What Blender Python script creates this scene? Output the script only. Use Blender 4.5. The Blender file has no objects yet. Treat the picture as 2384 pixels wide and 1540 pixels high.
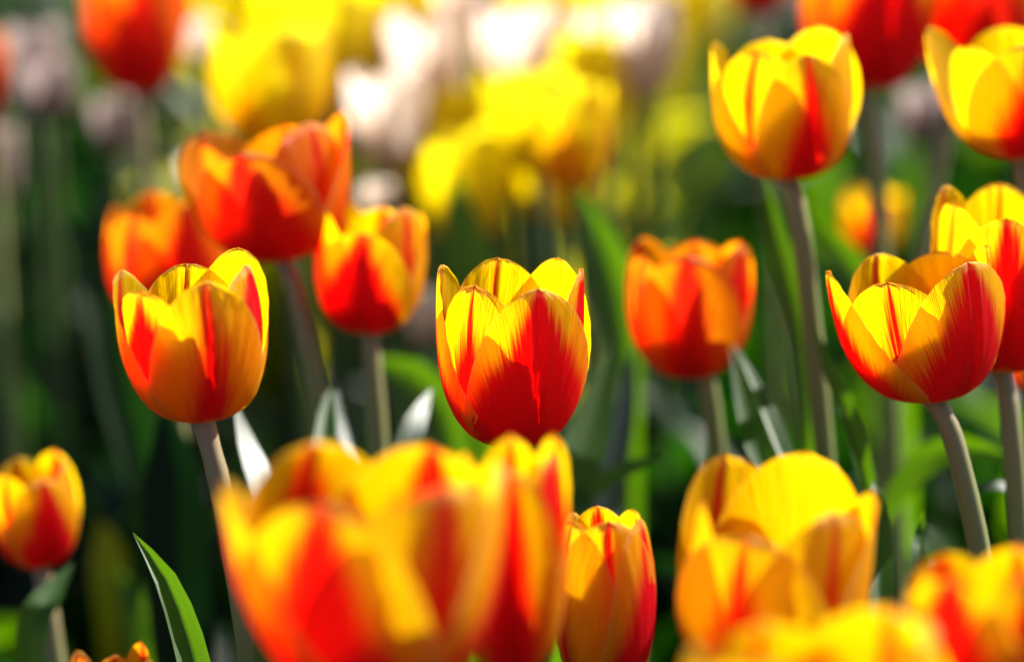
import bpy, math, random
from mathutils import Vector, Matrix
random.seed(7)
sc = bpy.context.scene
C = sc.collection
# ------------------------------------------------------------------ camera
PITCH = math.radians(12)
CAM = Vector((0, 0, 0.62))
FPX = 100 / 36 * 2384                      # focal length in pixels of a 2384 x 1540 frame
FW = Vector((0, math.cos(PITCH), -math.sin(PITCH)))
UP = Vector((0, math.sin(PITCH), math.cos(PITCH)))
RT = Vector((1, 0, 0))
cd = bpy.data.cameras.new('camera'); cam = bpy.data.objects.new('camera', cd); C.objects.link(cam)
cam.location = CAM; cam.rotation_euler = (math.pi / 2 - PITCH, 0, 0)
cd.lens = 100; cd.sensor_width = 36; cd.clip_start = 0.02; cd.clip_end = 200
cd.dof.use_dof = True; cd.dof.focus_distance = 0.952; cd.dof.aperture_fstop = 3.6
sc.camera = cam
# ------------------------------------------------------------------ light
SUN_EL = math.radians(41); SUN_AZ = math.radians(56)      # azimuth to the right of the view direction (+Y)
TOSUN = Vector((math.sin(SUN_AZ) * math.cos(SUN_EL), math.cos(SUN_AZ) * math.cos(SUN_EL), math.sin(SUN_EL)))
sd = bpy.data.lights.new('sun', 'SUN'); so = bpy.data.objects.new('sun', sd); C.objects.link(so)
sd.energy = 5.0; sd.angle = math.radians(0.5); sd.color = (1, 0.95, 0.86)
so.rotation_euler = TOSUN.to_track_quat('Z', 'Y').to_euler(); so.location = (2, 2, 4)
w = bpy.data.worlds.new('World'); sc.world = w; w.use_nodes = True
nt = w.node_tree; sky = nt.nodes.new('ShaderNodeTexSky'); sky.sky_type = 'NISHITA'
sky.sun_disc = False; sky.sun_elevation = SUN_EL; sky.sun_rotation = SUN_AZ
bg = nt.nodes['Background']; nt.links.new(sky.outputs[0], bg.inputs[0]); bg.inputs[1].default_value = 0.05
sc.view_settings.view_transform = 'Standard'; sc.view_settings.look = 'None'
sc.view_settings.exposure = 1.42; sc.view_settings.gamma = 1.0
sc.cycles.use_denoising = True
sc.cycles.max_bounces = 10; sc.cycles.diffuse_bounces = 5; sc.cycles.transmission_bounces = 6
sc.cycles.sample_clamp_indirect = 6

def P(px, py, d):
    return CAM + FW * d + RT * (d * (px - 1192) / FPX) - UP * (d * (py - 770) / FPX)
def m_(px, d): return px * d / FPX          # picture size -> metres at that depth

# ------------------------------------------------------------------ materials
def N(nt, t, **k):
    n = nt.nodes.new(t)
    for a, b in k.items(): setattr(n, a, b)
    return n
def mathn(nt, op, a, b=None, c=None, clamp=False):
    n = N(nt, 'ShaderNodeMath', operation=op, use_clamp=clamp)
    for i, x in enumerate((a, b, c)):
        if x is None: continue
        if isinstance(x, (int, float)): n.inputs[i].default_value = x
        else: nt.links.new(x, n.inputs[i])
    return n.outputs[0]
def mixc(nt, f, a, b):
    n = N(nt, 'ShaderNodeMix', data_type='RGBA')
    for s, x in ((n.inputs[0], f), (n.inputs[6], a), (n.inputs[7], b)):
        if isinstance(x, (int, float)): s.default_value = x
        elif isinstance(x, tuple): s.default_value = (*x, 1)
        else: nt.links.new(x, s)
    return n.outputs[2]
def attr(nt, name):
    n = N(nt, 'ShaderNodeAttribute', attribute_name=name); return n.outputs['Fac']
def comb(nt, x, y, z=0.0):
    n = N(nt, 'ShaderNodeCombineXYZ')
    for i, v in enumerate((x, y, z)):
        if isinstance(v, (int, float)): n.inputs[i].default_value = v
        else: nt.links.new(v, n.inputs[i])
    return n.outputs[0]
def noise(nt, vec, scale=1.0, detail=3.0):
    n = N(nt, 'ShaderNodeTexNoise'); n.inputs['Scale'].default_value = scale; n.inputs['Detail'].default_value = detail
    if vec is not None: nt.links.new(vec, n.inputs['Vector'])
    return n.outputs['Fac']
def newmat(name):
    m = bpy.data.materials.new(name); m.use_nodes = True
    n = m.node_tree; n.nodes.clear(); return m, n
def finish(nt, col, tcol, trans, rough, spec, bump=None, bstr=0.3, bdist=0.0004, sheen=0.0):
    p = N(nt, 'ShaderNodeBsdfPrincipled'); t = N(nt, 'ShaderNodeBsdfTranslucent'); mx = N(nt, 'ShaderNodeMixShader')
    o = N(nt, 'ShaderNodeOutputMaterial')
    nt.links.new(col, p.inputs['Base Color']); nt.links.new(tcol, t.inputs['Color'])
    p.inputs['Roughness'].default_value = rough; p.inputs['Specular IOR Level'].default_value = spec
    p.inputs['Sheen Weight'].default_value = sheen
    mx.inputs[0].default_value = trans
    if bump is not None:
        b = N(nt, 'ShaderNodeBump'); b.inputs['Strength'].default_value = bstr; b.inputs['Distance'].default_value = bdist
        nt.links.new(bump, b.inputs['Height']); nt.links.new(b.outputs[0], p.inputs['Normal']); nt.links.new(b.outputs[0], t.inputs['Normal'])
    nt.links.new(p.outputs[0], mx.inputs[1]); nt.links.new(t.outputs[0], mx.inputs[2]); nt.links.new(mx.outputs[0], o.inputs[0])

def petal_mat(name, yel, yelT, red, redT, base=(0.10, 0.10, 0.02), trans=0.68):
    m, nt = newmat(name)
    fib, v, rd, sd_ = attr(nt, 'fib'), attr(nt, 'along'), attr(nt, 'red'), attr(nt, 'seed')
    vec = comb(nt, mathn(nt, 'MULTIPLY', fib, 34.0), mathn(nt, 'MULTIPLY', v, 2.2), sd_)
    vec2 = comb(nt, mathn(nt, 'MULTIPLY', fib, 72.0), mathn(nt, 'MULTIPLY', v, 5.0), sd_)
    n1 = noise(nt, vec, 1.0, 3); n2 = noise(nt, vec2, 1.0, 2)
    s = mathn(nt, 'ADD', mathn(nt, 'MULTIPLY', mathn(nt, 'SUBTRACT', n1, 0.5), 0.75),
              mathn(nt, 'MULTIPLY', mathn(nt, 'SUBTRACT', n2, 0.5), 0.55))
    x = mathn(nt, 'ADD', rd, mathn(nt, 'MULTIPLY', s, 0.62))
    mr = N(nt, 'ShaderNodeMapRange', interpolation_type='SMOOTHSTEP')
    mr.inputs[1].default_value = -0.19; mr.inputs[2].default_value = 0.15; nt.links.new(x, mr.inputs[0])
    f = mr.outputs[0]
    # fine veins vary the yellow a little, too
    vr = N(nt, 'ShaderNodeMapRange'); vr.inputs[1].default_value = 0.36; vr.inputs[2].default_value = 0.68; nt.links.new(n2, vr.inputs[0]); nv_ = vr.outputs[0]
    yv = mixc(nt, mathn(nt, 'MULTIPLY', nv_, 0.95), yel, tuple(c * k for c, k in zip(yel, (0.98, 0.72, 0.6))))
    yt = mixc(nt, mathn(nt, 'MULTIPLY', nv_, 0.95), yelT, tuple(c * k for c, k in zip(yelT, (1.0, 0.72, 0.6))))
    rv = mixc(nt, mathn(nt, 'MULTIPLY', n2, 0.6), red, tuple(c * 0.7 for c in red))
    col = mixc(nt, f, yv, rv); tc = mixc(nt, f, yt, redT)
    bs = N(nt, 'ShaderNodeMapRange'); bs.inputs[1].default_value = 0.165; bs.inputs[2].default_value = 0.09
    nt.links.new(mathn(nt, 'ADD', v, mathn(nt, 'MULTIPLY', s, 0.05)), bs.inputs[0])
    bf = mathn(nt, 'MULTIPLY', bs.outputs[0], 0.8, clamp=True)
    col = mixc(nt, bf, col, base); tc = mixc(nt, bf, tc, base)
    # dry pale rim, with light caught by the petal edge painted in
    rim = attr(nt, 'rim')
    col = mixc(nt, mathn(nt, 'MULTIPLY', rim, 0.6, clamp=True), col, (0.95, 0.74, 0.25))
    finish(nt, col, tc, trans, 0.42, 0.32, n2, 0.9, 0.0009, 0.0)
    return m
YEL = (0.90, 0.57, 0.002); YELT = (1.0, 0.76, 0.001); RED = (0.74, 0.004, 0.018); REDT = (1.0, 0.002, 0.001)
M_FLAME = petal_mat('flamed_petal', YEL, YELT, RED, REDT)
M_GOLD_SHADE = petal_mat('shaded_gold_petal', (0.82, 0.49, 0.002), (0.97, 0.64, 0.001), (0.66, 0.006, 0.014), (0.92, 0.006, 0.001), trans=0.6)  # foreground shade put into a darker, more golden copy of the flamed petal
M_SHADE_CREAM = petal_mat('shaded_cream_petal', (0.50, 0.43, 0.44), (0.55, 0.48, 0.48), (0.45, 0.38, 0.36), (0.5, 0.42, 0.4), trans=0.5)  # dimmer copy of the cream petal, background shade put into its colour
M_ORANGE = petal_mat('orange_petal', (0.85, 0.28, 0.004), (1.0, 0.38, 0.002), (0.62, 0.012, 0.01), (0.95, 0.02, 0.004))
M_YELLOW = petal_mat('yellow_petal', (0.9, 0.74, 0.01), (1.0, 0.97, 0.01), (0.85, 0.35, 0.01), (1.0, 0.5, 0.005), trans=0.74)
M_CREAM = petal_mat('cream_petal', (0.9, 0.84, 0.78), (0.97, 0.93, 0.86), (0.85, 0.74, 0.55), (0.9, 0.8, 0.6), trans=0.72)

def leaf_mat(name, g, gt, rough=0.38, spec=0.7, trans=0.45):
    m, nt = newmat(name)
    fib, v, sd_ = attr(nt, 'fib'), attr(nt, 'along'), attr(nt, 'seed')
    n2 = noise(nt, comb(nt, mathn(nt, 'MULTIPLY', fib, 28.0), mathn(nt, 'MULTIPLY', v, 2.0), sd_), 1.0, 2)
    n1 = noise(nt, comb(nt, mathn(nt, 'MULTIPLY', fib, 2.0), mathn(nt, 'MULTIPLY', v, 5.0), sd_), 1.0, 4)
    fac = mathn(nt, 'ADD', mathn(nt, 'MULTIPLY', n2, 0.6), mathn(nt, 'MULTIPLY', n1, 0.5))
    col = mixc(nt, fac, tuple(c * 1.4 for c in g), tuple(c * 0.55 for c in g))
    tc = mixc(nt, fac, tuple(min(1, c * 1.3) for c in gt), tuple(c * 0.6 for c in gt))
    finish(nt, col, tc, trans, rough, spec, n2, 0.3, 0.0005)
    return m
M_LEAF = leaf_mat('tulip_leaf', (0.025, 0.085, 0.008), (0.17, 0.40, 0.001), 0.4, 0.4)
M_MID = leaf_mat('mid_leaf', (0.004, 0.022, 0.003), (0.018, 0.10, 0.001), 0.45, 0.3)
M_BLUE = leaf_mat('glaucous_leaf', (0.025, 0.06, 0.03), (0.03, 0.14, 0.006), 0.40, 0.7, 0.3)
M_SHADE_LEAF = leaf_mat('shaded_leaf', (0.003, 0.011, 0.003), (0.005, 0.045, 0.0004), 0.5, 0.2, 0.35)  # low light of the bed put into a near-black leaf colour
M_LIME = leaf_mat('backlit_tint_leaf', (0.06, 0.13, 0.008), (0.72, 0.68, 0.001), 0.4, 0.4, 0.6)  # backlight put into the colour, far yellower than the plain leaf
def stem_mat(name, top, low, spec=0.9):
    m, nt = newmat(name)
    v = attr(nt, 'along'); tc = N(nt, 'ShaderNodeTexCoord')
    n1 = noise(nt, tc.outputs['Object'], 60.0, 3)
    f = mathn(nt, 'ADD', mathn(nt, 'MULTIPLY', v, 1.6), mathn(nt, 'MULTIPLY', mathn(nt, 'SUBTRACT', n1, 0.5), 0.4), clamp=True)
    col = mixc(nt, f, top, low)
    p = N(nt, 'ShaderNodeBsdfPrincipled'); o = N(nt, 'ShaderNodeOutputMaterial')
    nt.links.new(col, p.inputs['Base Color']); p.inputs['Roughness'].default_value = 0.45
    p.inputs['Specular IOR Level'].default_value = spec; p.inputs['Sheen Weight'].default_value = 0.0; p.inputs['Sheen Roughness'].default_value = 0.4
    p.inputs['Sheen Tint'].default_value = (1, 0.9, 0.88, 1)
    nt.links.new(p.outputs[0], o.inputs[0]); return m
M_STEM = stem_mat('tulip_stem', (0.26, 0.165, 0.115), (0.15, 0.20, 0.05), 0.45)
M_GSTEM = stem_mat('green_stem', (0.05, 0.09, 0.02), (0.04, 0.08, 0.015), 0.3)
def soil_mat():
    m, nt = newmat('soil')
    tc = N(nt, 'ShaderNodeTexCoord'); n1 = noise(nt, tc.outputs['Object'], 14, 8); n2 = noise(nt, tc.outputs['Object'], 90, 4)
    col = mixc(nt, n1, (0.012, 0.009, 0.006), (0.05, 0.035, 0.02))
    p = N(nt, 'ShaderNodeBsdfPrincipled'); o = N(nt, 'ShaderNodeOutputMaterial'); nt.links.new(col, p.inputs['Base Color'])
    p.inputs['Roughness'].default_value = 0.95
    b = N(nt, 'ShaderNodeBump'); b.inputs['Distance'].default_value = 0.01; nt.links.new(n2, b.inputs['Height']); nt.links.new(b.outputs[0], p.inputs['Normal'])
    nt.links.new(p.outputs[0], o.inputs[0]); return m
M_SOIL = soil_mat()

# ------------------------------------------------------------------ helpers
def link_mesh(name, verts, faces, mat, parent=None, attrs=None, org=Vector((0, 0, 0))):
    me = bpy.data.meshes.new(name)
    me.from_pydata([tuple(Vector(v) - org) for v in verts], [], faces)
    for k, vals in (attrs or {}).items():
        a = me.attributes.new(k, 'FLOAT', 'POINT'); a.data.foreach_set('value', vals)
    me.polygons.foreach_set('use_smooth', [True] * len(me.polygons))
    me.materials.append(mat)
    o = bpy.data.objects.new(name, me); C.objects.link(o)
    if parent is not None: o.parent = parent
    return o
def thing(name, label, cat, loc, group=None):
    o = bpy.data.objects.new(name, None); o.empty_display_size = 0.02; C.objects.link(o)
    o.location = loc; o['label'] = label; o['category'] = cat
    if group: o['group'] = group
    return o
def bez(p0, p1, p2, p3, t):
    s = 1 - t
    return tuple(s*s*s*a + 3*s*s*t*b + 3*s*t*t*c + t*t*t*d for a, b, c, d in zip(p0, p1, p2, p3))
def catmull(pts, n):
    """smooth curve through tuples/Vectors of any length"""
    out = []; k = len(pts)
    for i in range(n + 1):
        x = i / n * (k - 1); j = min(int(x), k - 2); t = x - j
        a, b, c, d = pts[max(j-1, 0)], pts[j], pts[j+1], pts[min(j+2, k-1)]
        out.append(tuple(0.5 * ((2*q) + (-p+r)*t + (2*p-5*q+4*r-s)*t*t + (-p+3*q-3*r+s)*t**3) for p, q, r, s in zip(a, b, c, d)))
    return out

def petal(root, M, R, H, phi, outer, mat, o=None, nu=26, nv=34, flame=1.0, rnd=None):
    """one tepal of a cup R x H (metres); phi 0 faces the camera. M takes cup space to world"""
    o = o or {}; rnd = rnd or random
    L = o.get('L', 1.0) * (1.0 if outer else 0.99); W = o.get('W', 0.98 if outer else 0.92)
    op = o.get('open', 0.0); k = 1.0 if outer else 0.90
    ph, ph2 = rnd.uniform(0, 6), rnd.uniform(0, 6); seed = rnd.uniform(0, 40)
    fl = o.get('flame', flame if outer else flame * 0.6); fb = o.get('ftop', 0.95)
    skew = o.get('skew', rnd.uniform(-0.09, 0.09)); roll = o.get('roll', rnd.uniform(-0.04, 0.04))
    point = o.get('point', 0.014); curl = o.get('curl', rnd.uniform(-0.12, 0.10)); belly = o.get('belly', 1.07)
    p0, p1 = (0.07*R, 0.0), (0.80*R*k, -0.045*H)
    p2, p3 = ((belly*k + op*0.35)*R, 0.40*H), ((0.86*k + op)*R, H*L)
    cs, sn = math.cos(phi), math.sin(phi)
    rad = Vector((sn, -cs, 0)); tan = Vector((cs, sn, 0))
    V, A = [], {'fib': [], 'along': [], 'red': [], 'seed': [], 'rim': []}
    for j in range(nv + 1):
        q = j / nv; t = 1 - (1 - q) ** 1.25
        r, z = bez(p0, p1, p2, p3, t)
        pk = o.get('peak', 0.50)
        if t < pk: sh = 0.20 + 0.80 * math.sin(t / pk * math.pi / 2) ** 1.05
        else: sh = max(0, 1 - ((t - pk) / (1 - pk)) ** 2.35) ** o.get('tip', 0.54)
        wd = W * R * sh
        rc = max(0.13 * R, r * (0.97 + 0.25 * t ** 3))
        for i in range(nu + 1):
            u = i / nu * 2 - 1
            th = max(-1.45, min(1.45, u * wd / rc))
            x = rc * math.sin(th) + skew * R * t ** 3
            rr = r - rc * (1 - math.cos(th)) + roll * x * t * t
            rib = 0.006 * R * math.sin(u * sh / (0.12 + t ** 1.4) * 24 + ph) * min(1, t * 3)
            rr += rib - 0.030 * R * math.exp(-(u * sh / 0.045) ** 2) * min(1, t * 2) * (1 - 0.5 * t) + 0.016 * R * math.exp(-((abs(u * sh) - 0.09) / 0.05) ** 2) * min(1, t * 2)
            rr += 0.035 * R * abs(u) ** 4 * math.sin(t * 9 + ph2) + curl * R * max(0, t - 0.72) ** 2 * 8
            jag = (math.sin(u * 23 + ph) + math.sin(u * 41 + ph2)) * 0.0035 * H * max(0, t - 0.6) * 2.5
            zz = z + point * H * math.exp(-(u / 0.16) ** 2) * t ** 10 + jag
            V.append(M @ (rad * rr + tan * x + Vector((0, 0, zz))))
            fib = u * sh / (0.12 + t ** 1.4)
            A['fib'].append(fib); A['along'].append(t); A['seed'].append(seed)
            fw = fl * (0.78 * min(1, (t + 0.12) / 0.35) if t < 0.5 else 0.78 - (t - 0.5) * 1.24 * fb)
            rdv = min((fw - abs(u)) * 0.9, (t - 0.21 - 0.05 * math.cos(u * 9)) * 5) if fl > 0.02 else -1
            if fl > 0.02 and outer is not None: rdv = max(rdv, min((0.035 - abs(u)) * 5, (t - 0.22) * 5))
            A['red'].append(rdv)
            A['rim'].append(max(0.0, (abs(u) - 0.93) / 0.07 * 1.0) if t < 0.97 else 0.7)
    F = []
    for j in range(nv):
        for i in range(nu):
            a = j * (nu + 1) + i; F.append((a, a + 1, a + nu + 2, a + nu + 1))
    return link_mesh('petal', V, F, mat, root, A, root.location)

def stem(root, pts, r0=0.0033, r1=0.0045, mat=None, n=26, name='stem'):
    pts = [Vector(p) for p in pts]
    c = [Vector(p) for p in catmull([tuple(p) for p in pts], n)]
    V, F, al = [], [], []; K = 12
    for j, p in enumerate(c):
        T = (c[min(j+1, n)] - c[max(j-1, 0)]).normalized()
        X = T.cross(Vector((0, 1, 0))).normalized(); Y = T.cross(X); r = r0 + (r1 - r0) * j / n
        r *= (1 + 0.55 * math.exp(-j / 1.1)) * (1 + 0.035 * math.sin(j * 1.7 + c[0].x * 90))
        for k in range(K):
            a = k / K * 2 * math.pi; V.append(p + X * math.cos(a) * r + Y * math.sin(a) * r); al.append(j / n)
        if j:
            for k in range(K):
                a = (j-1)*K + k; b = (j-1)*K + (k+1) % K; F.append((a, b, b + K, a + K))
    F.append(tuple(range(K)))
    return link_mesh(name, V, F, mat or M_STEM, root, {'along': al}, root.location)

def leaf_geo(pts, widths, face, fold, nu=8, nv=26, tipr=1.0):
    """pts: world points base->tip, widths full width at each; face: Vector the blade should face"""
    dat = catmull([tuple(p) + (wd,) for p, wd in zip(pts, widths)], nv)
    V, F = [], []; A = {'fib': [], 'along': [], 'seed': []}; sd_ = random.uniform(0, 50); ph = random.uniform(0, 6)
    for j in range(nv + 1):
        p = Vector(dat[j][:3]); wd = max(dat[j][3], 0.0002)
        T = (Vector(dat[min(j+1, nv)][:3]) - Vector(dat[max(j-1, 0)][:3])).normalized()
        fc = face(j / nv) if callable(face) else face
        S = T.cross(fc).normalized(); Nn = S.cross(T).normalized()
        for i in range(nu + 1):
            u = i / nu * 2 - 1
            # channelled blade with a slight wave in its margins
            off = (math.sqrt(u * u + 0.02) - 0.14) * math.sin(fold) * wd * 0.5 + 0.06 * wd * u * u * math.sin(j / nv * 11 + ph + u)
            V.append(p + S * (u * wd * 0.5 * math.cos(fold)) + Nn * off)
            A['fib'].append(u); A['along'].append(j / nv); A['seed'].append(sd_)
    for j in range(nv):
        for i in range(nu):
            a = j * (nu + 1) + i; F.append((a, a + 1, a + nu + 2, a + nu + 1))
    return V, F, A
TOCAM = -FW
GLINT = (TOCAM + TOSUN).normalized()
def leaf(root, pix, face=None, fold=0.45, mat=None):
    """pix: (px, py, depth, width_px) from base to tip"""
    pts = [P(a, b, d) for a, b, d, _ in pix]; wd = [m_(q, d) for _, _, d, q in pix]
    if face is None: face = TOCAM
    elif isinstance(face, (int, float)):
        face = (TOCAM * math.cos(face) + Vector((1, 0, 0.25)) * math.sin(face)).normalized()
    V, F, A = leaf_geo(pts, wd, face, fold)
    return link_mesh('leaf', V, F, mat or M_LEAF, root, A, root.location)

def tulip(label, cx, by, ty, wpx, d, yaw=20, lean=0.0, back=0.0, stem_to=None, openess=0.0, flame=1.0, mat=None,
          pet=None, hero=False, group=None, ground=True, seed=None, leaves=(), outer0=True, stem_mid=None):
    """cx,by: picture spot of the flower's base; ty: height of its middle tips; wpx: cup width"""
    rnd = random.Random(seed if seed is not None else int(cx * 7 + by * 13))
    base = P(cx, by, d); R = m_(wpx, d) / 2; H = m_(by - ty, d) / math.cos(PITCH)
    # the axis leans by 'lean' (radians, to the right in the picture) and 'back' (away from the camera)
    lean += rnd.uniform(-0.05, 0.05) if not hero else 0
    ax = Vector((math.sin(lean), math.sin(back), math.cos(lean) * math.cos(back))).normalized()
    Q = Vector((0, 0, 1)).rotation_difference(ax).to_matrix().to_4x4()
    M = Matrix.Translation(base) @ Q
    if stem_to is None: stem_to = (cx + 60 * random.uniform(0.2, 1), by + 560)
    low = P(stem_to[0], stem_to[1], d * (stem_to[2] if len(stem_to) > 2 else 1.0))
    mid = None
    dirn = (low - base); gz = base.z
    foot = base + dirn * (gz / max(0.05, -dirn.z)) if dirn.z < 0 else Vector((base.x, base.y, 0))
    foot.x = low.x + (foot.x - low.x) * 0.6; foot.y = low.y + (foot.y - low.y) * 0.6; foot.z = -0.01
    root = thing('tulip', label, 'tulip', (foot.x, foot.y, 0), group)
    nu, nv = (40, 56) if hero else (18, 24)
    pet = pet or {}
    for i in range(6):
        phi = math.radians(yaw + 60 * i)
        out = (i % 2 == 0) if outer0 else (i % 2 == 1)
        o = dict(pet.get(i, {})); o.setdefault('open', openess + rnd.uniform(-0.03, 0.04)); o.setdefault('L', rnd.uniform(0.93, 1.07))
        petal(root, M, R, H, phi, out, mat or M_FLAME, o, nu, nv, flame, rnd)
    p1 = base + ax * (-0.012)
    pts = [base + ax * 0.002] + ([P(*stem_mid)] if stem_mid else []) + ([low] if low.z > 0.04 else []) + [foot]
    stem(root, pts, mat=M_GSTEM if mat in (M_YELLOW, M_CREAM, M_SHADE_CREAM) else None)
    # pistil and stamens inside the cup
    if hero:
        stem(root, [base + ax * 0.001, base + ax * H * 0.3], 0.0032, 0.0028, M_LEAF, 4, 'pistil')
    for lf in leaves: leaf(root, *lf[:1], **(lf[1] if len(lf) > 1 else {}))
    return root

# ------------------------------------------------------------------ ground
def ground():
    V, F = [], []; n = 90
    rg = random.Random(3)
    ys = [-3 + 9 * (j / n) for j in range(n + 1)] + [30, 80]
    xs = [-60, -15] + [-4 + 8 * i / n for i in range(n + 1)] + [15, 60]
    for y in ys:
        for x in xs:
            V.append((x, y, rg.uniform(-0.012, 0.012) + 0.01 * math.sin(x * 3.1) * math.sin(y * 2.3)))
    k = len(xs)
    for j in range(len(ys) - 1):
        for i in range(k - 1): F.append((j*k+i, j*k+i+1, (j+1)*k+i+1, (j+1)*k+i))
    o = link_mesh('ground', V, F, M_SOIL); o['kind'] = 'structure'
ground()

# ------------------------------------------------------------------ foliage mass (nobody could count it)
def foliage(name, label, n, y0, y1, zmin, zmax, mat, seed, wmul=1.0, xr=None):
    rg = random.Random(seed); random.seed(seed)
    AV, AF, AA = [], [], {'fib': [], 'along': [], 'seed': []}
    for _ in range(n):
        y = y0 + (y1 - y0) * rg.random() ** 1.0
        x = rg.uniform(-1, 1) * (0.19 * y + 0.12); h = rg.uniform(zmin, zmax)
        if xr: x = rg.uniform(*xr) * y
        az = rg.uniform(0, 2 * math.pi); ln = rg.uniform(0.02, 0.14)
        dx, dy = math.cos(az) * ln, math.sin(az) * ln
        pts = [(x, y, 0), (x + dx*0.15, y + dy*0.15, h*0.45), (x + dx*0.5, y + dy*0.5, h*0.85), (x + dx, y + dy, h * rg.uniform(0.85, 1.05))]
        wd = rg.uniform(0.018, 0.042) * wmul
        fc = Vector((-math.cos(az + rg.uniform(-1, 1)), -math.sin(az + rg.uniform(-1, 1)), 0.25))
        V, F, A = leaf_geo([Vector(p) for p in pts], [wd*0.5, wd, wd*0.8, 0.001], fc, rg.uniform(0.2, 0.6), 3, 8)
        b = len(AV); AV += V; AF += [tuple(q + b for q in f) for f in F]
        for k in AA: AA[k] += A[k]
    o = link_mesh(name, AV, AF, mat, None, AA); o['kind'] = 'stuff'; o['label'] = label; o['category'] = 'foliage'
foliage('tulip_foliage', 'dense tulip leaves filling the bed behind the flowers, shade painted into their dark green', 2600, 1.25, 5.0, 0.10, 0.24, M_SHADE_LEAF, 11)
foliage('sunlit_foliage', 'brighter sunlit green tulip leaves scattered through the blurred bed', 150, 1.35, 6.0, 0.16, 0.28, M_LEAF, 12)
foliage('glaucous_foliage', 'blue green waxy tulip leaves scattered through the blurred bed', 130, 1.3, 5.0, 0.13, 0.27, M_BLUE, 13)
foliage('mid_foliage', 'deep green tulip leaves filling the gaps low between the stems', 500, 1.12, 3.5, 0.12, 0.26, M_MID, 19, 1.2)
foliage('glow_foliage', 'yellow green tulip leaves added to fill the yellow glow at the top centre', 480, 1.85, 3.6, 0.30, 0.43, M_LIME, 14, 1.1, (-0.10, 0.045))  # yellowed leaves added to fill the glow between the far tulips
random.seed(5)

# ------------------------------------------------------------------ the flowers (picture pixels of a 2384-wide frame, depth in m)
exec_list = []
T = tulip
# centre, in focus
T('sharp red and yellow tulip in focus at the centre of the bed', 1195, 1030, 640, 372, 0.965, yaw=20, hero=True, seed=4,
  stem_to=(1215, 1500), pet={
   0: dict(L=0.985, curl=-0.02, roll=0, skew=0, open=0.03, W=0.94, flame=1.3, ftop=1.0, point=0.02),
   1: dict(L=1.05, open=0.03, roll=0, skew=0.05, W=0.84, flame=0.95, ftop=0.4),
   2: dict(L=1.03, open=0.02, W=0.85, flame=0.0),
   3: dict(L=1.04, open=0.04, W=0.95, flame=0.05),
   4: dict(L=1.04, open=0.02, W=0.95, flame=0.85),
   5: dict(L=0.985, open=0.0, W=0.95, flame=0.85, ftop=1.5)})
# left, nearly in focus
T('yellow tulip with red flames and a pink lit right side, left of centre', 470, 972, 625, 365, 0.93, yaw=18, hero=True, seed=9,
  lean=-0.05, stem_to=(585, 1560), pet={
   0: dict(L=0.98, flame=0.36, W=0.84, ftop=0.6, open=0.03), 1: dict(L=1.02, flame=1.4, open=0.02, W=1.0), 2: dict(flame=0.0, L=1.05), 3: dict(flame=0.05),
   4: dict(flame=0.5, open=0.1, L=0.98), 5: dict(flame=1.35, L=0.92, W=1.1, ftop=1.25, skew=-0.08)})
# right, nearly in focus
T('open red and yellow tulip with splayed left petals, in front at right', 2165, 925, 600, 385, 0.99, yaw=33, hero=True, seed=12,
  lean=-0.10, stem_to=(2290, 1330), pet={
   0: dict(L=1.02, flame=0.86, W=1.0, ftop=0.7, open=0.0), 1: dict(flame=0.5, L=1.05, open=-0.02, roll=0), 2: dict(flame=0.0, L=0.95), 3: dict(flame=0.2, L=1.0),
   4: dict(flame=0.9, open=0.2, L=0.96), 5: dict(flame=0.25, open=0.12, L=0.95, W=0.9)})
T('red and yellow tulip tucked behind its neighbour at right', 2330, 858, 480, 350, 1.03, yaw=-5, hero=True, seed=13,
  stem_to=(2375, 1300), pet={0: dict(flame=0.95, L=0.98), 1: dict(flame=0.5), 5: dict(flame=0.2, L=1.04), 4: dict(flame=0.2, L=1.08), 3: dict(flame=0.1, L=1.08)})
T('deep red tulip just showing at the right edge under its neighbour', 2440, 935, 780, 170, 1.12, seed=14, stem_to=(2480, 1400))
# small sharp one at the bottom
T('slim yellow tulip with pink red right petal rising at the bottom edge', 1408, 1600, 1185, 285, 0.925, yaw=3, hero=True, seed=15,
  stem_to=(1440, 1950), outer0=False, openess=-0.14, pet={0: dict(flame=0.2, W=1.2, L=1.0, ftop=0.2, skew=0.0, open=-0.14, curl=-0.15), 1: dict(flame=0.95, L=0.98, open=-0.2, W=0.95, skew=0, curl=-0.1),
  2: dict(flame=0.3, open=-0.2, L=0.99), 5: dict(flame=0.12, open=-0.2, L=0.97, W=1.1), 3: dict(L=0.97, open=-0.2), 4: dict(L=0.97, open=-0.2)})
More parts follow.
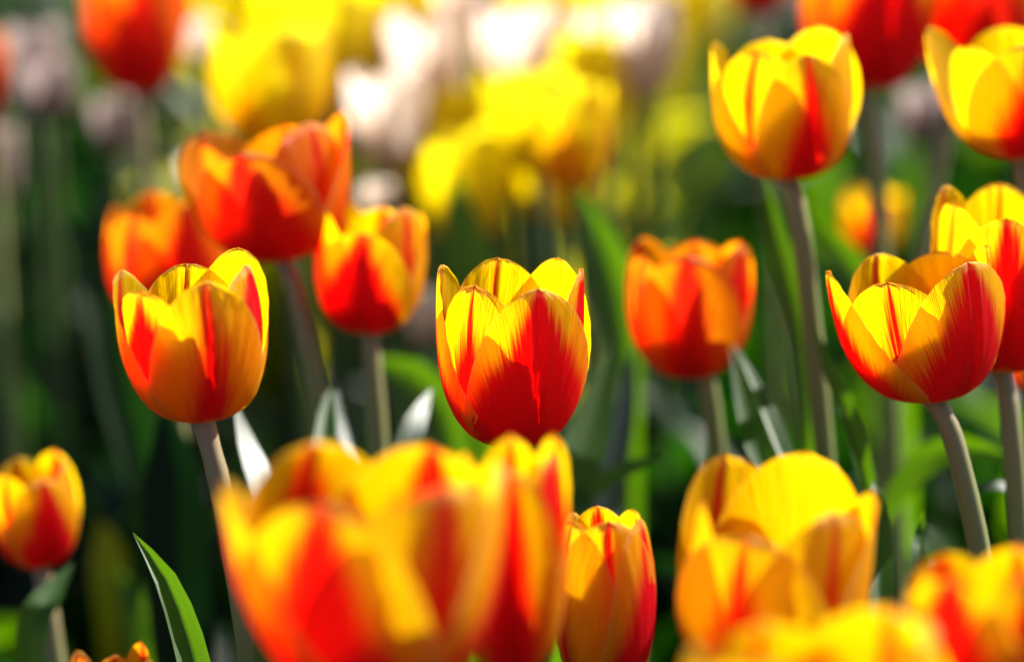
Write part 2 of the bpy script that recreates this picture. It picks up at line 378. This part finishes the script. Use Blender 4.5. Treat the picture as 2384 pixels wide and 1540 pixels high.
# foreground, out of focus
T('orange red tulip blurred in the foreground right of the biggest bloom', 1195, 1560, 1060, 295, 0.82, yaw=0, seed=21, stem_to=(1210, 1950),
  flame=0.9, pet={0: dict(flame=0.6, L=1.0, ftop=0.5), 1: dict(flame=1.3, L=1.04, open=0.02, ftop=0.5), 5: dict(flame=0.35), 3: dict(L=1.06)})
T('biggest yellow tulip with a red left petal, very blurred in the foreground', 860, 1600, 1100, 630, 0.765, yaw=-24, seed=22, mat=M_GOLD_SHADE, stem_to=(870, 1990),
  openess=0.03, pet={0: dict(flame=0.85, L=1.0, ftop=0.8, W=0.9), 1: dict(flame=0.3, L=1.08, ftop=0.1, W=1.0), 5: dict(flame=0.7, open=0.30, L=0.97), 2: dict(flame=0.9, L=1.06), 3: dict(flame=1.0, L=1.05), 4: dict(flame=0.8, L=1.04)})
T('wide yellow tulip with one red spike, blurred in the right foreground', 1782, 1610, 1125, 475, 0.85, yaw=-25, seed=23, mat=M_GOLD_SHADE, stem_to=(1800, 1990),
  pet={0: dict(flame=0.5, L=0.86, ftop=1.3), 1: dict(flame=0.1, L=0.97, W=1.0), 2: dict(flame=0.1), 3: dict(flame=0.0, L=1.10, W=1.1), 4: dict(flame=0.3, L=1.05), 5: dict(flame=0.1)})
T('soft yellow tulip very close to the lens along the bottom edge', 1890, 1950, 1485, 640, 0.70, yaw=25, seed=24, mat=M_GOLD_SHADE, stem_to=(1950, 2200), flame=0.1,
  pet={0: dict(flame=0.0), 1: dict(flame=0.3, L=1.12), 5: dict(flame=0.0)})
T('red and yellow tulip blurred in the bottom right corner', 2295, 1700, 1300, 400, 0.77, yaw=-35, seed=25, mat=M_GOLD_SHADE, stem_to=(2330, 2000),
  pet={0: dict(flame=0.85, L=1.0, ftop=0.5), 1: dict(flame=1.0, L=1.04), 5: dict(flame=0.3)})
T('orange tulip top peeking over the bottom edge at lower left', 265, 1800, 1520, 200, 0.90, yaw=10, seed=26, mat=M_ORANGE, stem_to=(280, 2100), flame=0.9)
# behind, out of focus
T('small yellow and crimson tulip at the left edge low in the bed', 95, 1315, 1080, 222, 1.13, yaw=30, seed=31, stem_to=(150, 1700),
  lean=-0.02, pet={0: dict(flame=0.85, L=0.93), 5: dict(flame=0.3), 1: dict(flame=0.2, L=1.04)})
T('wide open orange red tulip high left of the sun glow, upper left', 655, 600, 300, 370, 1.12, yaw=-12, seed=32, mat=M_ORANGE, stem_to=(750, 1000), lean=-0.06,
  openess=0.04, flame=0.85, pet={4: dict(open=0.28, flame=0.3), 0: dict(flame=1.0, L=0.9), 1: dict(flame=0.3, L=1.05), 5: dict(flame=0.3)})
T('orange red tulip half hidden behind the upper left blooms', 390, 760, 470, 300, 1.20, yaw=24, seed=33, mat=M_ORANGE, stem_to=(430, 1200), flame=0.95)
T('red tulip with pale yellow margins left of the centre bloom', 855, 770, 490, 285, 1.12, yaw=-12, seed=34, stem_to=(885, 1100), lean=0.05,
  pet={0: dict(flame=1.05, L=0.88), 1: dict(flame=0.35, L=1.08), 2: dict(flame=0.1), 5: dict(flame=0.8)})
T('orange red tulip with pink lit right petal, right of the centre bloom', 1605, 872, 580, 312, 1.13, yaw=-6, seed=35, stem_to=(1665, 1020), lean=-0.02,
  mat=M_ORANGE, pet={0: dict(flame=0.5, L=1.03, ftop=0.3), 1: dict(flame=1.05, L=1.08), 5: dict(flame=0.5, L=0.98), 3: dict(L=1.0)})
T('bright yellow tulip with one red panel in the upper right on a tall stem', 1830, 412, 100, 355, 1.09, yaw=18, seed=36, stem_to=(1895, 800), lean=0.0,
  pet={0: dict(flame=0.55, W=0.75, L=0.95, ftop=1.0), 5: dict(flame=0.03, L=0.97, W=1.05), 4: dict(flame=0.05), 1: dict(flame=0.05, L=1.06), 2: dict(flame=0.0), 3: dict(flame=0.0)})
T('red tulip with a pink edge cut by the top edge, upper right', 2010, 205, -160, 340, 1.26, yaw=10, seed=37, stem_to=(2050, 560),
  pet={0: dict(flame=1.2, L=1.0), 5: dict(flame=0.3), 1: dict(flame=0.5)})
T('orange red tulip at the top edge behind the red one, upper right', 2260, 170, -120, 330, 1.28, yaw=0, seed=38, mat=M_ORANGE, stem_to=(2150, 560), flame=1.2)
T('yellow tulip with flared left petal and red middle at the right top edge', 2375, 365, 60, 350, 1.09, yaw=2, seed=39, stem_to=(2400, 800),
  openess=0.08, pet={0: dict(flame=0.62, L=0.9), 5: dict(flame=0.0, L=0.88, open=0.15), 4: dict(flame=0.0, open=0.38, L=0.95), 3: dict(flame=0.0)})
T('far orange and red tulip behind the grey stems at right', 2030, 590, 450, 150, 1.55, yaw=-20, seed=40, stem_to=(2050, 900), flame=0.6)
T('far yellow and orange tulip right of the glow at top centre', 1335, 440, 205, 195, 1.42, yaw=-18, seed=41, stem_to=(1400, 800), mat=M_YELLOW, flame=0.8, pet={0: dict(flame=0.7), 1: dict(flame=0.3)})
T('far orange red tulip cut by the top edge at upper left', 320, 215, -90, 250, 1.50, yaw=10, seed=42, mat=M_ORANGE, stem_to=(350, 600), flame=1.0)
T('far yellow and orange tulip above the wide open one', 640, 330, 60, 300, 1.42, yaw=-30, seed=43, mat=M_YELLOW, stem_to=(680, 700), flame=0.5)
T('far red orange tulip touching the left edge near the top', -25, 270, 80, 90, 1.5, seed=44, mat=M_ORANGE, stem_to=(0, 600))
T('far brown orange tulip at the top edge right of the glow', 1765, 30, -160, 160, 1.6, seed=45, mat=M_ORANGE, stem_to=(1790, 400))
# yellow tulips added far behind to stand in for the bright yellow glow
YL = 'added far yellow tulips standing in for the glow at the top centre'
CR = [(905, 385, 165, 215, 1.55), (990, 290, 170, 260, 1.62), (1225, 205, 190, 180, 1.6), (1085, 80, 150, 190, 1.65), (1385, 165, 90, 140, 1.65),
      (1505, 230, 135, 240, 1.58), (75, 190, 140, 130, 1.7), (120, 280, 130, 140, 1.65), (475, 150, 90, 100, 1.7), (270, 360, 100, 130, 1.7), (10, 470, 80, 180, 1.6),
      (2150, 330, 110, 130, 1.6), (460, 470, 80, 110, 1.5), (985, 800, 90, 130, 1.4), (880, 500, 80, 80, 1.5), (735, 190, 90, 150, 1.6)]
ry = random.Random(21); spots = []
while len(spots) < 74:
    cx, by = ry.uniform(470, 1640), ry.uniform(0, 470)
    if by > 520 - abs(cx - 1130) * 0.66: continue
    if by > 330 and cx < 900: continue
    z = ry.uniform(0.31, 0.43)
    dd = (0.62 - z) / (math.sin(PITCH) + math.cos(PITCH) * (by - 770) / FPX)
    if dd < 1.72 and any(850 < q[0] < 1600 and abs(cx - q[0]) < 120 and -120 < by - q[1] < 110 for q in CR[:6]): continue
    if not 1.45 < dd < 2.9 or any(abs(cx - a) < 45 and abs(dd - b) < 0.07 for a, b, _ in spots): continue
    spots.append((cx, dd, by))
spots += [(1420, 1.9, 180), (1380, 1.7, 330), (760, 1.9, 160), (700, 2.0, 60), (1290, 2.0, 110), (1500, 2.1, 60), (1010, 1.6, 480), (1120, 1.66, 400), (1215, 1.55, 470), (1075, 1.5, 560), (1295, 1.52, 520), (860, 1.75, 330), (930, 1.9, 120), (1150, 1.8, 280)]
for i, (cx, dd, by) in enumerate(spots):
    wp = ry.uniform(290, 350) / dd
    T('added far yellow tulip standing in for the yellow glow at the top centre', cx, by, by - wp * 1.15, wp, dd, yaw=i * 17, seed=60 + i, mat=M_YELLOW, flame=0.0,
      stem_to=(cx + 20, by + 300), group=YL)
CL = 'far cream white tulips blurred in the background'
for i, (cx, by, wp, hh, dd) in enumerate(CR):
    T('far cream tulip blurred to a soft patch, shade painted into its pinkish grey petals' if (cx < 300 or cx > 2000) else 'far cream white tulip blurred to a pale patch in the bright background', cx, by, by - hh, wp, dd, yaw=i * 23, seed=80 + i, mat=M_SHADE_CREAM if (cx < 300 or cx > 2000) else M_CREAM, flame=0.0, openess=0.26 if by < 400 and 800 < cx < 1600 else 0.12,
      stem_to=(cx + 20, by + 300), group='far cream tulips with shade painted into their petals, blurred in the background' if (cx < 300 or cx > 2000) else CL)

# ------------------------------------------------------------------ separate leaves one can point at
def leafy(label, pix, face=None, fold=0.45, mat=None, extra=()):
    """a leaf shoot whose flower is out of view: continues down to the soil"""
    b = P(*pix[0][:3]); foot = Vector((b.x * 1.02, b.y + 0.01, 0))
    root = thing('tulip_plant', label, 'tulip plant', foot)
    def full(px):
        pts = [P(a, c, d) for a, c, d, _ in px]; wd = [m_(q, d) for _, _, d, q in px]
        if pts[0].z > 0.03:      # carry the blade on down to the soil in short, even steps
            k = max(1, round((pts[0] - foot).length / max(0.03, (pts[1] - pts[0]).length)))
            T0 = (pts[0] - pts[1]) * 1.0
            seg = []
            for i in range(k):
                t = i / k; s_ = 1 - t
                c1 = pts[0] + T0
                seg.append(foot * (s_ * s_) + c1 * (2 * s_ * t) + pts[0] * (t * t))
            pts = seg + pts; wd = [wd[0] * (0.6 + 0.35 * i / k) for i in range(k)] + wd
        return pts, wd
    for px, fc, fo, mt in ((pix, face, fold, mat),) + tuple(extra):
        pts, wd = full(px)
        if fc is None: fc = TOCAM
        elif isinstance(fc, (int, float)): fc = (TOCAM * math.cos(fc) + Vector((1, 0, 0.25)) * math.sin(fc)).normalized()
        V, F, A = leaf_geo(pts, wd, fc, fo); link_mesh('leaf', V, F, mt or M_LEAF, root, A, root.location)
    return root
G = GLINT
leafy('bright green leaf with a pale folded edge curving up at the lower left', [(470, 1640, 0.95, 95), (435, 1490, 0.96, 92), (385, 1350, 0.965, 66), (310, 1240, 0.97, 2)], 0.25, 0.65)
leafy('white glinting leaf pointing up beneath the left tulip', [(740, 1420, 1.0, 120), (640, 1200, 1.02, 112), (585, 1060, 1.03, 75), (545, 930, 1.05, 2)], G, 0.12, M_BLUE)
leafy('bright green leaf standing left of the pale stem, lower centre left', [(745, 1250, 1.04, 75), (752, 1110, 1.06, 72), (762, 960, 1.08, 40), (770, 900, 1.09, 2)], 0.0, 0.3)
leafy('narrow pale curved leaf behind the bright green one', [(840, 1200, 1.06, 34), (812, 1060, 1.08, 34), (783, 950, 1.09, 32), (772, 830, 1.10, 2)], G, 0.15, M_BLUE)
leafy('dark leaf with a white glinting tip left of the centre bloom', [(890, 1250, 1.06, 60), (930, 1080, 1.07, 60), (965, 985, 1.08, 58), (1005, 905, 1.10, 4)], G, 0.2, M_BLUE)
leafy('green leaf arching behind the lower left of the centre bloom', [(1060, 1080, 1.25, 70), (1040, 960, 1.25, 90), (960, 870, 1.25, 80), (860, 835, 1.25, 4)], 0.0, 0.3)
leafy('broad bright green leaf behind the lower right of the centre bloom', [(1290, 1350, 1.10, 90), (1330, 1150, 1.12, 105), (1380, 980, 1.14, 95), (1420, 800, 1.16, 4)], 0.0, 0.25)
leafy('blue grey leaf right of the centre bloom', [(1400, 1300, 1.16, 80), (1420, 1100, 1.18, 80), (1450, 950, 1.2, 60), (1480, 800, 1.22, 2)], 0.5, 0.3, M_BLUE)
leafy('thin grey leaf lying nearly level right of the centre bloom', [(1330, 1180, 1.12, 50), (1420, 1110, 1.12, 44), (1490, 1080, 1.12, 34), (1550, 1055, 1.12, 8)], G, 0.3, M_LEAF)
leafy('green leaf with white right half below the pink sided tulip', [(1900, 1230, 1.04, 80), (1815, 1060, 1.06, 80), (1765, 930, 1.08, 66), (1710, 800, 1.10, 2)], G, 0.6, None, (([(1860, 1230, 1.05, 60), (1775, 1060, 1.07, 66), (1735, 930, 1.09, 50), (1700, 800, 1.11, 2)], 0.0, 0.3, None),))
leafy('short pale green leaf tip behind the wide yellow tulip', [(1760, 1280, 1.08, 60), (1730, 1160, 1.09, 60), (1712, 1080, 1.1, 44), (1695, 1020, 1.1, 4)], G, 0.3, M_BLUE)
leafy('tall green leaf left of the upper right stem', [(1880, 950, 1.12, 70), (1860, 760, 1.13, 72), (1820, 600, 1.14, 64), (1775, 400, 1.15, 4)], 0.0, 0.4)
leafy('green leaf with grey edge leaning right of the tall stem', [(2020, 1150, 1.05, 50), (1975, 980, 1.06, 74), (1925, 860, 1.07, 50), (1895, 760, 1.08, 4)], 0.3, 0.7)
leafy('blurred green leaf between the tall stem and the grey stems', [(2080, 800, 1.3, 60), (2000, 640, 1.3, 66), (1950, 570, 1.3, 56), (1890, 500, 1.3, 4)], 0.0, 0.3)
leafy('bright green upright leaf right of the wide yellow tulip', [(2050, 1500, 0.98, 60), (2045, 1300, 1.0, 64), (2042, 1180, 1.02, 50), (2035, 1120, 1.03, 4)], 0.0, 0.3)
leafy('small green leaf tip above the bottom right blooms', [(2150, 1500, 1.02, 40), (2140, 1320, 1.02, 44), (2142, 1240, 1.03, 30), (2150, 1190, 1.03, 2)], 0.0, 0.3)
leafy('green leaf arching right behind the brown right stems', [(2060, 1200, 1.15, 40), (2130, 1090, 1.15, 70), (2230, 1040, 1.15, 70), (2350, 1060, 1.15, 4)], 0.0, 0.3)
leafy('small pale leaf between the two right stems', [(2420, 1200, 1.08, 30), (2350, 1140, 1.08, 34), (2310, 1130, 1.08, 30), (2265, 1140, 1.08, 4)], G, 0.2, M_BLUE)
leafy('green leaf behind the left side of the biggest foreground bloom', [(640, 1650, 0.90, 80), (625, 1540, 0.91, 70), (612, 1450, 0.92, 40), (606, 1360, 0.93, 2)], 0.0, 0.3)
leafy('broad dark green leaf behind the left brown stem', [(430, 1500, 1.15, 150), (410, 1250, 1.16, 150), (400, 1080, 1.17, 120), (380, 930, 1.18, 4)], 0.0, 0.3, M_SHADE_LEAF)
leafy('green leaf curling under the small tulip at the left edge', [(70, 1560, 1.08, 70), (80, 1440, 1.08, 80), (120, 1380, 1.09, 60), (170, 1310, 1.1, 4)], 0.0, 0.4)
leafy('broad green leaf behind the two tulips at far left', [(330, 1100, 1.35, 120), (280, 900, 1.35, 150), (250, 720, 1.35, 150), (150, 500, 1.35, 4)], 0.4, 0.5, M_MID)
leafy('green leaf lit from behind below the yellow glow', [(1130, 900, 1.4, 130), (1110, 700, 1.4, 140), (1080, 560, 1.4, 110), (1060, 400, 1.4, 4)], 0.0, 0.25)
leafy('broad yellow green leaf right of the yellow glow', [(1460, 900, 1.3, 70), (1440, 720, 1.3, 110), (1400, 580, 1.3, 100), (1340, 430, 1.3, 4)], 0.3, 0.5)
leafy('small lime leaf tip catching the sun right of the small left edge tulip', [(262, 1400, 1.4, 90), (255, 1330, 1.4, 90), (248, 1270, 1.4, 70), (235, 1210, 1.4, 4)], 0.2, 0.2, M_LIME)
leafy('pale green leaf tip catching the sun above the lower left orange bud', [(330, 1500, 1.35, 80), (320, 1420, 1.35, 80), (300, 1370, 1.35, 60), (270, 1330, 1.35, 4)], 0.2, 0.2, M_LEAF)
